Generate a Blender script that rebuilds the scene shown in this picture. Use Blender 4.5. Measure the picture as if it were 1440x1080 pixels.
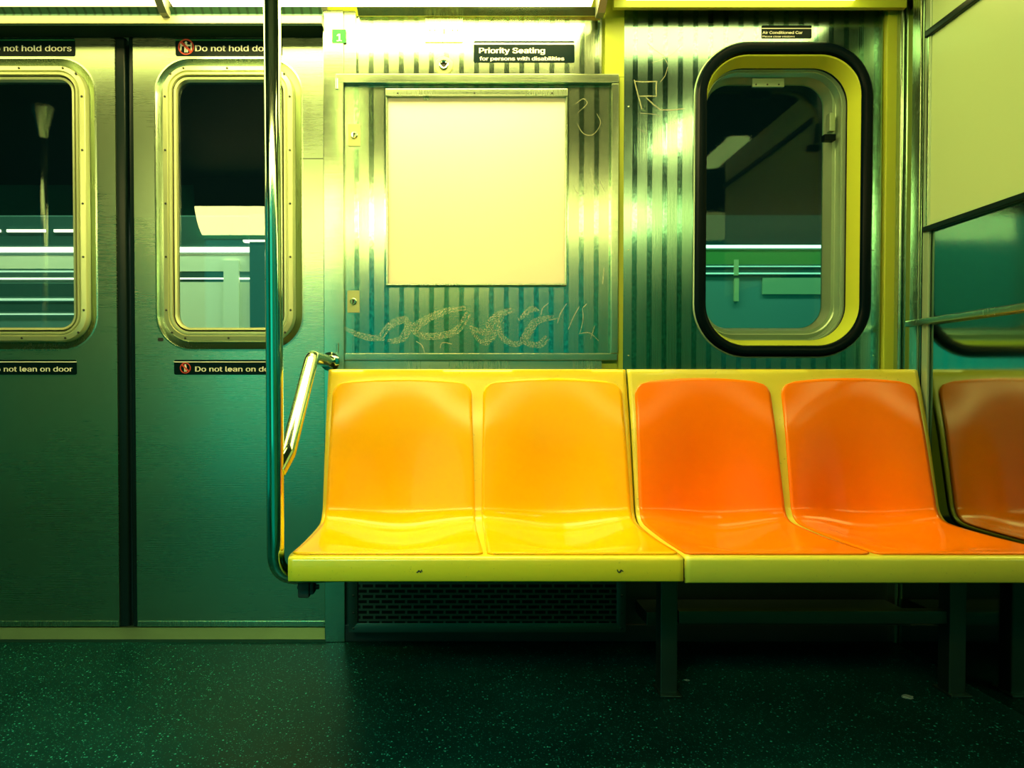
import bpy, bmesh, math, random
from mathutils import Vector, Matrix
random.seed(7)
for o in list(bpy.data.objects):
    bpy.data.objects.remove(o)
scene = bpy.context.scene
COL = scene.collection

# ------------------------------------------------------------------ camera
F = 971.0                    # focal length in pixels of the 1440 wide frame
PITCH = math.radians(1.0)
CX, CY = 634.0, 550.0 + F * math.tan(PITCH)
CAMZ = 0.80
cd = bpy.data.cameras.new('camera')
cam = bpy.data.objects.new('camera', cd); COL.objects.link(cam)
cam.location = (0, 0, CAMZ)
cam.rotation_euler = (math.pi/2 - PITCH, 0, 0)
cd.sensor_width = 36; cd.lens = F/1440*36
cd.shift_x = (720-CX)/1440; cd.shift_y = (CY-540)/1440
cd.clip_start = 0.02; cd.clip_end = 100
scene.camera = cam

# ------------------------------------------------------------------ view, world
vs = scene.view_settings
scene.display_settings.display_device = 'sRGB'
vs.view_transform = 'Standard'; vs.look = 'None'; vs.gamma = 1; vs.exposure = 0.12
vs.use_curve_mapping = False
cy = scene.cycles
cy.use_denoising = True; cy.max_bounces = 8; cy.glossy_bounces = 5; cy.transparent_max_bounces = 16
cy.caustics_reflective = False; cy.caustics_refractive = False
cy.sample_clamp_indirect = 6.0

w = bpy.data.worlds.new('world'); scene.world = w; w.use_nodes = True
bg = w.node_tree.nodes['Background']
bg.inputs[0].default_value = (0.0, 1.0, 0.72, 1); bg.inputs[1].default_value = 0.24
WARM = (1.0, 0.86, 0.26)
LAMP = 15.0

# added fill lights: teal from behind the camera, and one outside for the train
def area(name, loc, rot, sx, sy, col, power):
    l = bpy.data.lights.new(name, 'AREA'); l.shape = 'RECTANGLE'; l.size = sx; l.size_y = sy
    l.color = col; l.energy = power
    o = bpy.data.objects.new(name, l); COL.objects.link(o); o.location = loc; o.rotation_euler = rot
    return o
area('teal_fill_light', (-1.9, -1.9, 1.35), (math.radians(80), 0, math.radians(-22)), 1.8, 2.0, (0.02, 1.0, 0.66), 6)  # unseen teal fill added for the lower doors
area('teal_floor_fill', (-1.15, -1.7, 2.9), (math.radians(41), 0, 0), 1.7, 0.6, (0.0, 1.0, 0.80), 150)  # unseen teal fill added high up, aimed down at the floor by the doors
area('train_fill_light', (-0.2, 2.75, 2.75), (math.radians(25), 0, 0), 6.0, 0.2, (0.70, 1.0, 0.60), 105)  # fill added over the track to brighten the train outside

# ------------------------------------------------------------------ helpers
def U(px, py, Y):
    """world (X, Z) of the point at depth Y that the photograph shows at px, py"""
    dx = (px-CX)/F; dv = (CY-py)/F
    dy = math.cos(PITCH) + dv*math.sin(PITCH)
    dz = -math.sin(PITCH) + dv*math.cos(PITCH)
    s = Y/dy
    return dx*s, CAMZ + dz*s
def UX(px, Y, py=400): return U(px, py, Y)[0]
def UZ(py, Y): return U(CX, py, Y)[1]
def RC(p0, p1, q0, q1, Y):
    ym = (q0+q1)/2
    return UX(p0, Y, ym), UX(p1, Y, ym), UZ(q1, Y), UZ(q0, Y)     # x0,x1,z0,z1

def wloc(o):
    v = Vector((0, 0, 0))
    while o is not None:
        v = v + o.location; o = o.parent
    return v
def obj(name, geo, mat, parent=None, smooth=True, ang=35, wn=True):
    verts, faces = geo
    off = wloc(parent)
    me = bpy.data.meshes.new(name)
    me.from_pydata([tuple(Vector(v)-off) for v in verts], [], faces)
    bm = bmesh.new(); bm.from_mesh(me)
    bmesh.ops.remove_doubles(bm, verts=bm.verts, dist=1e-6)
    bmesh.ops.recalc_face_normals(bm, faces=bm.faces)
    bm.to_mesh(me); bm.free()
    if smooth:
        me.shade_smooth()
        me.set_sharp_from_angle(angle=math.radians(ang))
    o = bpy.data.objects.new(name, me); COL.objects.link(o)
    if mat: me.materials.append(mat)
    if parent: o.parent = parent
    if smooth and wn:
        q = o.modifiers.new('even shading', 'WEIGHTED_NORMAL'); q.keep_sharp = True
    return o
def thing(name, label, cat, loc, group=None, kind=None):
    o = bpy.data.objects.new(name, None); COL.objects.link(o); o.location = loc
    o.empty_display_size = 0.05
    return tag(o, label, cat, group, kind)
def tag(o, label=None, cat=None, group=None, kind=None):
    if label: o['label'] = label
    if cat: o['category'] = cat
    if group: o['group'] = group
    if kind: o['kind'] = kind
    return o
def struct(o, label=None, cat=None):
    return tag(o, label, cat, None, 'structure')

def join(*gs):
    V, Fc = [], []
    for v, f in gs:
        n = len(V); V += [tuple(p) for p in v]; Fc += [tuple(i+n for i in q) for q in f]
    return V, Fc
def box(x0, x1, y0, y1, z0, z1, bev=0.0, seg=2):
    bm = bmesh.new()
    bmesh.ops.create_cube(bm, size=1)
    for v in bm.verts:
        v.co = Vector(((x0+x1)/2 + v.co.x*(x1-x0), (y0+y1)/2 + v.co.y*(y1-y0), (z0+z1)/2 + v.co.z*(z1-z0)))
    if bev > 0:
        bmesh.ops.bevel(bm, geom=list(bm.edges), offset=bev, segments=seg, profile=0.5, affect='EDGES', clamp_overlap=True)
    return frombm(bm)
def frombm(bm):
    bm.verts.ensure_lookup_table(); bm.verts.index_update()
    V = [tuple(v.co) for v in bm.verts]; Fc = [tuple(v.index for v in f.verts) for f in bm.faces]
    bm.free(); return V, Fc
def rrect(x0, x1, z0, z1, r, n=10):
    r = max(1e-5, min(r, (x1-x0)/2-1e-5, (z1-z0)/2-1e-5)); pts = []
    for cx, cz, a0 in ((x1-r, z1-r, 0), (x0+r, z1-r, 90), (x0+r, z0+r, 180), (x1-r, z0+r, 270)):
        for k in range(n+1):
            a = math.radians(a0 + 90*k/n); pts.append((cx+r*math.cos(a), cz+r*math.sin(a)))
    return pts
def loft(loops, closed=False):
    n = len(loops[0]); V = [p for L in loops for p in L]; Fc = []
    m = len(loops)
    for i in range(m if closed else m-1):
        j = (i+1) % m
        for k in range(n):
            l = (k+1) % n
            Fc.append((i*n+k, i*n+l, j*n+l, j*n+k))
    return V, Fc
def ring(rect, r, prof, closed=True, n=10):
    """sweep a profile of (inset, y) round a rounded rectangle in the XZ plane"""
    x0, x1, z0, z1 = rect
    loops = []
    for ins, y in prof:
        loops.append([(x, y, z) for x, z in rrect(x0+ins, x1-ins, z0+ins, z1-ins, max(r-ins, 0.0005), n)])
    return loft(loops, closed)
def plate_hole(rect, hole, hr, y0, y1, n=10):
    a = rrect(*rect, 0.0004, n); b = rrect(*hole, hr, n)
    return loft([[(x, y1, z) for x, z in a], [(x, y0, z) for x, z in a], [(x, y0, z) for x, z in b], [(x, y1, z) for x, z in b]], True)
def rplate(rect, r, y0, y1, n=6):
    """solid rounded plate facing -Y, front at y0"""
    a = rrect(*rect, r, n); N = len(a)
    V = [(x, y0, z) for x, z in a] + [(x, y1, z) for x, z in a]
    Fc = [tuple(range(N)), tuple(range(2*N-1, N-1, -1))] + [(k, (k+1) % N, N+(k+1) % N, N+k) for k in range(N)]
    return V, Fc
def disc_y(cx, cz, r, y0, y1, n=20, dome=0.0):
    return lathe_y(cx, cz, [(0, y0-dome), (r*0.8, y0-dome*0.5), (r, y0), (r, y1)], n)
def lathe_y(cx, cz, prof, n=24):
    V, Fc = [], []
    for r, y in prof:
        for k in range(n):
            a = 2*math.pi*k/n; V.append((cx+r*math.cos(a), y, cz+r*math.sin(a)))
    for i in range(len(prof)-1):
        for k in range(n):
            l = (k+1) % n; Fc.append((i*n+k, i*n+l, (i+1)*n+l, (i+1)*n+k))
    return V, Fc
def lathe_z(cx, cy_, prof, n=24):
    V, Fc = [], []
    for r, z in prof:
        for k in range(n):
            a = 2*math.pi*k/n; V.append((cx+r*math.cos(a), cy_+r*math.sin(a), z))
    for i in range(len(prof)-1):
        for k in range(n):
            l = (k+1) % n; Fc.append((i*n+k, i*n+l, (i+1)*n+l, (i+1)*n+k))
    return V, Fc
def fillet(pts, rad, n=8):
    P = [Vector(p) for p in pts]; out = [P[0]]
    for i in range(1, len(P)-1):
        a, b, c = P[i-1], P[i], P[i+1]
        d1 = (a-b).normalized(); d2 = (c-b).normalized()
        ang = d1.angle(d2); t = min(rad/math.tan(ang/2), (a-b).length*0.48, (c-b).length*0.48)
        p1, p2 = b+d1*t, b+d2*t
        for k in range(n+1):
            s = k/n; out.append(p1*(1-s)**2 + b*2*s*(1-s) + p2*s*s)
    out.append(P[-1]); return out
def tube(pts, r, n=16, cap=True):
    P = [Vector(p) for p in pts]; V, Fc = [], []
    t0 = (P[1]-P[0]).normalized()
    ref = Vector((0, 0, 1)) if abs(t0.z) < 0.9 else Vector((1, 0, 0))
    nrm = (ref - t0*ref.dot(t0)).normalized()
    for i, p in enumerate(P):
        t = (P[min(i+1, len(P)-1)] - P[max(i-1, 0)]).normalized()
        nrm = (nrm - t*nrm.dot(t)).normalized(); b = t.cross(nrm)
        for k in range(n):
            a = 2*math.pi*k/n; V.append(tuple(p + nrm*r*math.cos(a) + b*r*math.sin(a)))
    for i in range(len(P)-1):
        for k in range(n):
            l = (k+1) % n; Fc.append((i*n+k, i*n+l, (i+1)*n+l, (i+1)*n+k))
    if cap:
        Fc.append(tuple(range(n))); Fc.append(tuple(range((len(P)-1)*n, len(P)*n)))
    return V, Fc
def prism_x(prof, x0, x1):
    """extrude a closed (y, z) outline along X"""
    N = len(prof)
    V = [(x0, y, z) for y, z in prof] + [(x1, y, z) for y, z in prof]
    Fc = [tuple(range(N)), tuple(range(2*N-1, N-1, -1))] + [(k, (k+1) % N, N+(k+1) % N, N+k) for k in range(N)]
    return V, Fc
def prism_y(prof, y0, y1):
    N = len(prof)
    V = [(x, y0, z) for x, z in prof] + [(x, y1, z) for x, z in prof]
    Fc = [tuple(range(N)), tuple(range(2*N-1, N-1, -1))] + [(k, (k+1) % N, N+(k+1) % N, N+k) for k in range(N)]
    return V, Fc
def catmull(pts, n=6):
    P = [Vector(p) for p in pts]; P = [P[0]*2-P[1]] + P + [P[-1]*2-P[-2]]; out = []
    for i in range(1, len(P)-2):
        for k in range(n):
            t = k/n; a, b, c, d = P[i-1], P[i], P[i+1], P[i+2]
            out.append(0.5*((2*b) + (c-a)*t + (2*a-5*b+4*c-d)*t*t + (3*b-a-3*c+d)*t**3))
    out.append(P[-2]); return out
def ribbon(pts2, width, y0, y1):
    """flat scratch on a panel: px polyline already in (x, z)"""
    P = [Vector((p[0], p[1])) for p in pts2]; n = len(P); L, R = [], []
    for i, p in enumerate(P):
        t = (P[min(i+1, n-1)]-P[max(i-1, 0)]).normalized(); m = Vector((-t.y, t.x))
        ww = width*(0.35+0.65*math.sin(math.pi*(i+0.6)/(n+0.2)))
        L.append(p+m*ww/2); R.append(p-m*ww/2)
    V = [(q.x, y, q.y) for y in (y0, y1) for q in L+R]; Fc = []
    for i in range(n-1):
        a, b, c, d = i, i+1, n+i+1, n+i
        Fc.append((a, b, c, d)); e = 2*n
        Fc.append((a+e, b+e, c+e, d+e)); Fc.append((a, b, b+e, a+e)); Fc.append((d, c, c+e, d+e))
    return V, Fc
try:
    import os
    FONT = bpy.data.fonts.load(os.path.join(bpy.utils.resource_path('LOCAL'), 'datafiles', 'fonts', 'Inter.woff2'))
except Exception:
    FONT = None
def raw_text(t):
    c = bpy.data.curves.new('lettering', 'FONT'); c.body = t; c.size = 40.0; c.resolution_u = 8
    if FONT: c.font = FONT
    o = bpy.data.objects.new('lettering', c); COL.objects.link(o)
    dg = bpy.context.evaluated_depsgraph_get()
    me = bpy.data.meshes.new_from_object(o.evaluated_get(dg))
    V = [(v.co.x/40.0, v.co.y/40.0) for v in me.vertices]; Fc = [tuple(p.vertices) for p in me.polygons]
    bpy.data.objects.remove(o); bpy.data.curves.remove(c); bpy.data.meshes.remove(me)
    return V, Fc
def letter_e(x0, x1, z0, z1, st):
    cx, cz, a, b = (x0+x1)/2, (z0+z1)/2, (x1-x0)/2, (z1-z0)/2; V, Fc = [], []; n = 30
    for k in range(n+1):
        q = math.radians(-4 + 318*k/n)
        V += [(cx+a*math.cos(q), cz+b*math.sin(q)), (cx+(a-st)*math.cos(q), cz+(b-st)*math.sin(q))]
    for k in range(n): Fc.append((2*k, 2*k+2, 2*k+3, 2*k+1))
    m = len(V); V += [(cx-a+st*0.5, cz-st*0.55), (cx+a*0.995, cz-st*0.55), (cx+a*0.995, cz+st*0.35), (cx-a+st*0.5, cz+st*0.35)]; Fc.append((m, m+1, m+2, m+3))
    return V, Fc
def text_geo(s, x0, x1, zbase, h, y, bold=0.0, ext=0.0006):
    """lettering in the XZ plane facing -Y; fitted to x0..x1, cap height h"""
    so = s.replace('e', 'o')
    V, Fc = raw_text(so)
    if 'e' in s:
        ob = raw_text('o')[0]; ox0, ox1 = min(v[0] for v in ob), max(v[0] for v in ob); oz0, oz1 = min(v[1] for v in ob), max(v[1] for v in ob)
        es = []
        for k, ch in enumerate(s):
            if ch == 'e': es.append(max(v[0] for v in raw_text(so[:k+1])[0])-ox1)
        drop = set(i for i, v in enumerate(V) for e in es if e+ox0-0.02 < v[0] < e+ox1+0.02 and oz0-0.02 < v[1] < oz1+0.02)
        Fc = [f for f in Fc if not all(i in drop for i in f)]
        used = sorted(set(i for f in Fc for i in f)); mp = {u: n for n, u in enumerate(used)}
        V = [V[u] for u in used]; Fc = [tuple(mp[i] for i in f) for f in Fc]
        for e in es:
            v2, f2 = letter_e(e+ox0, e+ox1, oz0, oz1, 0.088); n = len(V)
            V += v2; Fc += [tuple(i+n for i in f) for f in f2]
    mx0, mx1 = min(v[0] for v in V), max(v[0] for v in V)
    sx = (x1-x0)/(mx1-mx0); sz = h/0.727
    return join(*[([(x0+(v[0]+d-mx0)*sx, y-ext-0.00006*k, zbase+v[1]*sz) for v in V], Fc) for k, d in enumerate((-bold, 0.0, bold))])

# ------------------------------------------------------------------ materials
def mat(name, base=(0.5, 0.5, 0.5), rough=0.5, metal=0.0, spec=0.5, coat=0.0, emit=None, estr=0.0):
    m = bpy.data.materials.new(name); m.use_nodes = True
    b = m.node_tree.nodes['Principled BSDF']
    b.inputs['Base Color'].default_value = (*base, 1); b.inputs['Roughness'].default_value = rough
    b.inputs['Metallic'].default_value = metal; b.inputs['Specular IOR Level'].default_value = spec
    b.inputs['Coat Weight'].default_value = coat; b.inputs['Coat Roughness'].default_value = 0.08
    if emit: b.inputs['Emission Color'].default_value = (*emit, 1); b.inputs['Emission Strength'].default_value = estr
    return m
def N(m, t, **kw):
    n = m.node_tree.nodes.new(t)
    for k, v in kw.items(): setattr(n, k, v)
    return n
def lk(m, a, b): m.node_tree.links.new(a, b)
def coords(m, scale=(1, 1, 1)):
    g = N(m, 'ShaderNodeNewGeometry'); mp = N(m, 'ShaderNodeMapping'); mp.inputs['Scale'].default_value = scale
    lk(m, g.outputs['Position'], mp.inputs['Vector']); return mp.outputs['Vector']
def noise(m, scale3, sc=1.0, det=3, rough=0.6):
    n = N(m, 'ShaderNodeTexNoise'); n.inputs['Scale'].default_value = sc; n.inputs['Detail'].default_value = det
    n.inputs['Roughness'].default_value = rough
    lk(m, coords(m, scale3), n.inputs['Vector']); return n.outputs['Fac']
def rng(m, fac, a, b, lo=0.0, hi=1.0, smooth=False):
    r = N(m, 'ShaderNodeMapRange'); r.inputs['From Min'].default_value = a; r.inputs['From Max'].default_value = b
    r.inputs['To Min'].default_value = lo; r.inputs['To Max'].default_value = hi
    if smooth: r.interpolation_type = 'SMOOTHSTEP'
    lk(m, fac, r.inputs['Value']); return r.outputs['Result']
def math_(m, op, a, b=None):
    n = N(m, 'ShaderNodeMath', operation=op)
    for i, v in enumerate((a, b)):
        if v is None: continue
        if isinstance(v, (int, float)): n.inputs[i].default_value = v
        else: lk(m, v, n.inputs[i])
    return n.outputs[0]
def mixc(m, fac, a, b):
    n = N(m, 'ShaderNodeMix', data_type='RGBA')
    lk(m, fac, n.inputs[0])
    for i, v in ((6, a), (7, b)):
        if isinstance(v, tuple): n.inputs[i].default_value = (*v, 1)
        else: lk(m, v, n.inputs[i])
    return n.outputs[2]
def bump(m, h, strength, dist=0.001):
    b = N(m, 'ShaderNodeBump'); b.inputs['Strength'].default_value = strength; b.inputs['Distance'].default_value = dist
    lk(m, h, b.inputs['Height']); lk(m, b.outputs[0], m.node_tree.nodes['Principled BSDF'].inputs['Normal'])
def pin(m, name): return m.node_tree.nodes['Principled BSDF'].inputs[name]

def brushed(name, base, r0, r1, grain=(3, 3, 260), smudge=3.0, bstr=0.05):
    m = mat(name, base, r0, 1.0)
    g = noise(m, grain, 1.0, 4, 0.7); s = noise(m, (smudge,)*3, 1.0, 4, 0.6)
    f = math_(m, 'ADD', math_(m, 'MULTIPLY', g, 0.4), math_(m, 'MULTIPLY', s, 0.6))
    lk(m, rng(m, f, 0.3, 0.7, r0, r1), pin(m, 'Roughness'))
    lk(m, mixc(m, rng(m, s, 0.35, 0.7), base, tuple(c*0.86 for c in base)), pin(m, 'Base Color'))
    bump(m, math_(m, 'ADD', g, math_(m, 'MULTIPLY', noise(m, (4, 4, 4), 1.0, 1), 1.5)), bstr, 0.002)
    return m
def striped(name, base, dark, period, width, x_off, r0=0.24, r1=0.34):
    m = mat(name, base, r0, 1.0)
    g = N(m, 'ShaderNodeNewGeometry'); sp = N(m, 'ShaderNodeSeparateXYZ'); lk(m, g.outputs['Position'], sp.inputs[0])
    fr = math_(m, 'FRACT', math_(m, 'DIVIDE', math_(m, 'SUBTRACT', sp.outputs['X'], x_off-20*period), period))
    mask = math_(m, 'LESS_THAN', fr, width/period)
    s = noise(m, (3.0, 3.0, 3.0), 1.0, 4, 0.6); gr = noise(m, (240, 240, 3), 1.0, 3, 0.7)
    fine = noise(m, (90, 90, 90), 1.0, 3, 0.6)
    b1 = mixc(m, rng(m, s, 0.35, 0.7), base, tuple(c*0.85 for c in base))
    b2 = mixc(m, rng(m, fine, 0.4, 0.65), dark, tuple(c*1.5 for c in dark))
    lk(m, mixc(m, mask, b1, b2), pin(m, 'Base Color'))
    ra = rng(m, s, 0.3, 0.7, r0, r1)
    lk(m, math_(m, 'SUBTRACT', ra, math_(m, 'MULTIPLY', mask, 0.07)), pin(m, 'Roughness'))
    bump(m, math_(m, 'ADD', math_(m, 'MULTIPLY', gr, 0.5), math_(m, 'MULTIPLY', noise(m, (3.5, 3.5, 2.5), 1.0, 2), 2.0)), 0.10, 0.003)
    return m

STEEL = (0.50, 0.64, 0.44)
M_door = brushed('brushed door steel', (0.42, 0.55, 0.36), 0.24, 0.32, grain=(4, 4, 300), bstr=0.018)
M_steel = brushed('satin steel trim', STEEL, 0.20, 0.32, grain=(200, 200, 4))
M_post = brushed('post steel', STEEL, 0.18, 0.28, grain=(3, 3, 200), smudge=4)
M_chrome = mat('polished tube steel', (0.58, 0.72, 0.55), 0.09, 1.0)
M_stripe = striped('striped linen steel', (0.36, 0.60, 0.52), (0.19, 0.40, 0.36), 0.0476, 0.0160, UX(889.5, 2.2, 150), 0.16, 0.22)
M_stripe_mid = striped('striped panel steel', (0.50, 0.63, 0.46), (0.34, 0.50, 0.36), 0.0476, 0.0155, UX(518.5, 2.2, 100), 0.16, 0.23)
M_mirror = brushed('partition steel', (0.32, 0.46, 0.36), 0.06, 0.11, grain=(3, 3, 60), smudge=2, bstr=0.015)
M_scratch = mat('scratched steel', (0.74, 0.78, 0.50), 0.36, 1.0)
lk(M_scratch, rng(M_scratch, noise(M_scratch, (700, 700, 700), 1.0, 2, 0.5), 0.40, 0.60, 0.15, 0.8), pin(M_scratch, 'Alpha'))
M_rub = mat('rubbed steel', (0.72, 0.76, 0.48), 0.40, 1.0)
lk(M_rub, rng(M_rub, noise(M_rub, (350, 350, 350), 1.0, 3, 0.6), 0.42, 0.68, 0.0, 0.55), pin(M_rub, 'Alpha'))
M_cream = mat('cream wall paint', (0.42, 0.51, 0.04), 0.38); bump(M_cream, noise(M_cream, (60, 60, 60), 1, 2), 0.05)
M_reveal = mat('cream window reveal', (0.44, 0.52, 0.04), 0.4, spec=0.2)
M_alu = mat('painted window frame', (0.30, 0.42, 0.28), 0.35, 0.5)
M_dframe = mat('painted door window frame', (0.52, 0.58, 0.30), 0.36, 0.45)
M_black = mat('black rubber', (0.001, 0.005, 0.008), 0.26, spec=0.07)
M_gap = mat('dark gap', (0.003, 0.004, 0.004), 0.8)
M_nose = mat('door edge rubber', (0.003, 0.012, 0.012), 0.30, spec=0.16)
M_poster = mat('blank poster sheet', (0.90, 0.86, 0.68), 0.55, spec=0.3)
M_poster2 = mat('greenish blank poster sheet', (0.38, 0.53, 0.27), 0.34, spec=0.4)
M_signblk = mat('sign black', (0.001, 0.010, 0.012), 0.30, spec=0.06)
M_signwht = mat('sign white', (0.86, 0.86, 0.74), 0.5)
M_signgrn = mat('sign green', (0.02, 0.20, 0.06), 0.45, spec=0.15)
M_signred = mat('sign red', (0.55, 0.05, 0.02), 0.5)
M_plate = mat('lock plate', (0.40, 0.44, 0.20), 0.4, 0.4)
M_key = mat('keyhole black', (0.01, 0.01, 0.01), 0.6)
M_leg = brushed('bench leg steel', (0.07, 0.12, 0.10), 0.35, 0.5)
M_dkmetal = mat('dark metal', (0.05, 0.06, 0.055), 0.5, 0.8)
M_green = mat('painted header', (0.30, 0.33, 0.24), 0.38, 0.5)

def seatmat(name, base, worn, spots=0.0):
    m = mat(name, base, 0.2, 0.0, 0.25, 0.0)
    s = noise(m, (2.5, 2.5, 2.5), 1.0, 4, 0.55); f = noise(m, (400, 400, 400), 1.0, 2, 0.5)
    lk(m, mixc(m, rng(m, s, 0.4, 0.75), base, worn), pin(m, 'Base Color'))
    lk(m, rng(m, noise(m, (14, 14, 14), 1, 4), 0.3, 0.7, 0.12, 0.18), pin(m, 'Roughness'))
    bump(m, noise(m, (9, 9, 9), 1.0, 1), 0.04, 0.003)
    return m
M_yel = seatmat('yellow seat plastic', (0.98, 0.52, 0.002), (0.97, 0.46, 0.001))
def shellmat(name, c, dc):
    m = mat(name, c, 0.24, coat=0.15)
    d = math_(m, 'MULTIPLY', rng(m, noise(m, (160, 160, 160), 1.0, 4, 0.6), 0.62, 0.72), rng(m, noise(m, (40, 40, 70), 1.0, 3, 0.6), 0.5, 0.62))
    lk(m, mixc(m, d, c, dc), pin(m, 'Base Color')); return m
M_org = seatmat('orange seat plastic', (0.98, 0.215, 0.0005), (0.95, 0.185, 0.0005))
M_shell = shellmat('cream seat shell', (0.66, 0.60, 0.06), (0.28, 0.28, 0.05))
M_shell_y = shellmat('golden seat shell', (0.82, 0.62, 0.03), (0.32, 0.28, 0.04))

# speckled floor
M_floor = mat('speckled black floor', (0.01, 0.01, 0.01), 0.3, spec=0.05)
def flecks(scale, thr):
    v = N(M_floor, 'ShaderNodeTexVoronoi', feature='F1'); v.inputs['Scale'].default_value = scale
    lk(M_floor, coords(M_floor), v.inputs['Vector'])
    sep = N(M_floor, 'ShaderNodeSeparateColor'); lk(M_floor, v.outputs['Color'], sep.inputs[0])
    on = math_(M_floor, 'GREATER_THAN', sep.outputs[0], 0.66)
    rad = math_(M_floor, 'MULTIPLY', sep.outputs[1], thr)
    return math_(M_floor, 'MULTIPLY', on, math_(M_floor, 'LESS_THAN', v.outputs['Distance'], rad)), sep.outputs[2]
f1, c1 = flecks(165, 0.42); f2, c2 = flecks(330, 0.45)
fl = math_(M_floor, 'MAXIMUM', f1, math_(M_floor, 'MULTIPLY', f2, 0.6))
fl = math_(M_floor, 'MULTIPLY', fl, rng(M_floor, c1, 0, 1, 0.35, 1.0))
cl = noise(M_floor, (1.6, 1.6, 1.6), 1.0, 5, 0.6)
basef = mixc(M_floor, rng(M_floor, cl, 0.35, 0.7), (0.0005, 0.010, 0.0085), (0.0015, 0.026, 0.021))
lk(M_floor, mixc(M_floor, fl, basef, (0.03, 0.27, 0.22)), pin(M_floor, 'Base Color'))
lk(M_floor, rng(M_floor, cl, 0.3, 0.7, 0.26, 0.44), pin(M_floor, 'Roughness'))

M_lens = mat('lit lamp lens', (0.8, 0.8, 0.7), 0.4, emit=WARM, estr=LAMP*1.4)
M_lens_c = mat('lit opposite lamp lens', (0.8, 0.8, 0.7), 0.4, emit=WARM, estr=LAMP*1.25)
M_lens_d = mat('lit short opposite lamp lens', (0.8, 0.8, 0.7), 0.4, emit=WARM, estr=LAMP*0.45)
M_lens_e = mat('lit small lamp lens', (0.8, 0.8, 0.7), 0.4, emit=WARM, estr=LAMP*0.85)
M_lens_a = mat('lit door lamp lens', (0.8, 0.8, 0.7), 0.4, emit=WARM, estr=LAMP*0.42)
M_lens_b = mat('lit short lamp lens', (0.8, 0.8, 0.7), 0.4, emit=WARM, estr=LAMP*0.36)
M_ceil = mat('ceiling paint', (0.015, 0.05, 0.04), 0.6, spec=0.05)
M_side = mat('opposite wall paint', (0.02, 0.32, 0.30), 0.6, spec=0.08)

def glassmat(name, tint=(0.86, 0.96, 0.93), ior=1.5, rough=0.0):
    m = bpy.data.materials.new(name); m.use_nodes = True; nt = m.node_tree; nt.nodes.clear()
    out = nt.nodes.new('ShaderNodeOutputMaterial'); mx = nt.nodes.new('ShaderNodeMixShader')
    tr = nt.nodes.new('ShaderNodeBsdfTransparent'); tr.inputs[0].default_value = (*tint, 1)
    gl = nt.nodes.new('ShaderNodeBsdfGlossy'); gl.inputs['Roughness'].default_value = rough
    fr = nt.nodes.new('ShaderNodeFresnel'); fr.inputs[0].default_value = ior
    nt.links.new(fr.outputs[0], mx.inputs[0]); nt.links.new(tr.outputs[0], mx.inputs[1]); nt.links.new(gl.outputs[0], mx.inputs[2])
    nt.links.new(mx.outputs[0], out.inputs[0]); return m
M_glass = glassmat('window glass', ior=1.6)
M_glass2 = glassmat('tinted window glass', (0.62, 0.95, 0.90), 1.3)

YW = 2.20      # face of the steel wall panels
YD = 2.24      # face of the sliding doors

# ================================================================== structure
fl_o = obj('floor', box(-4.2, 1.62, -0.50, 2.42, -0.06, 0.0), M_floor, smooth=False); struct(fl_o, 'black speckled floor of the subway car', 'floor')
ce = obj('ceiling', box(-4.2, 1.62, -0.50, 2.42, 2.26, 2.31), M_ceil, smooth=False); struct(ce, 'pale ceiling of the subway car', 'ceiling')

# window opening (wall pixels at YW)
WG = RC(976, 1225, 60, 502, YW)            # gasket outer
WO = RC(990, 1210, 80, 488, YW)            # gasket inner = opening
PXM = YW/F
WH = RC(983, 1217, 70, 495, YW)            # hole cut in wall and panel
xpost0, xpost1 = UX(455, 2.19, 300), UX(484, 2.19, 300)
wb = obj('wall_back', plate_hole((xpost0+0.01, 1.50, 0.0, 2.26), WH, 0.14, 2.215, 2.245), M_cream, smooth=True)
struct(wb, 'cream painted side wall behind the steel panels', 'wall')
over = obj('wall_back_over_doors', box(-4.2, xpost0+0.01, 2.225, 2.30, UZ(45, YD), 2.26), M_green, smooth=False); struct(over, 'wall above the sliding doors', 'wall')

# opposite side: doorway opening added across from the sliding doors to let the teal fill in
wf = join(box(-4.2, -1.75, -0.46, -0.42, 0, 2.26), box(-0.30, 1.62, -0.46, -0.42, 0, 0.95), box(-0.30, 0.25, -0.46, -0.42, 0.95, 1.75),
          box(0.95, 1.62, -0.46, -0.42, 0.95, 1.75), box(-1.75, 1.62, -0.46, -0.42, 1.88, 2.26), box(-0.3, 1.62, -0.46, -0.42, 1.75, 1.88))
wf = obj('wall_front', wf, M_side, smooth=False); struct(wf, 'side wall across the car behind the viewer', 'wall')

# partition on the right, glossy steel
XP = 1.412
pr = obj('wall_right', box(XP, XP+0.04, -0.42, 2.215, 0.0, 2.26), M_mirror, smooth=False); struct(pr, 'shiny steel partition wall beside the orange bench', 'wall')

# trim strips near the corner and on the partition
x0, x1, _, _ = RC(1240, 1259, 14, 520, 2.205)
t = obj('trim_1', box(x0, x1, 2.185, 2.215, 0.42, 2.02, 0.003), M_cream); struct(t, 'cream strip between the window panel and the corner', 'trim')
t = obj('trim_2', box(UX(1259, 2.18), XP, 2.165, 2.215, 0.0, 2.26, 0.006), M_steel); struct(t, 'steel corner strip where wall meets partition', 'trim')
t = obj('trim_3', box(XP-0.012, XP, 2.075, 2.115, 0.5, 2.20, 0.004), M_steel); struct(t, 'steel strip on the partition close to the corner', 'trim')
t = obj('trim_4', box(XP-0.010, XP, 2.035, 2.062, 0.5, 2.20, 0.004), M_alu); struct(t, 'narrow upright strip beside the partition poster', 'trim')
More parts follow.
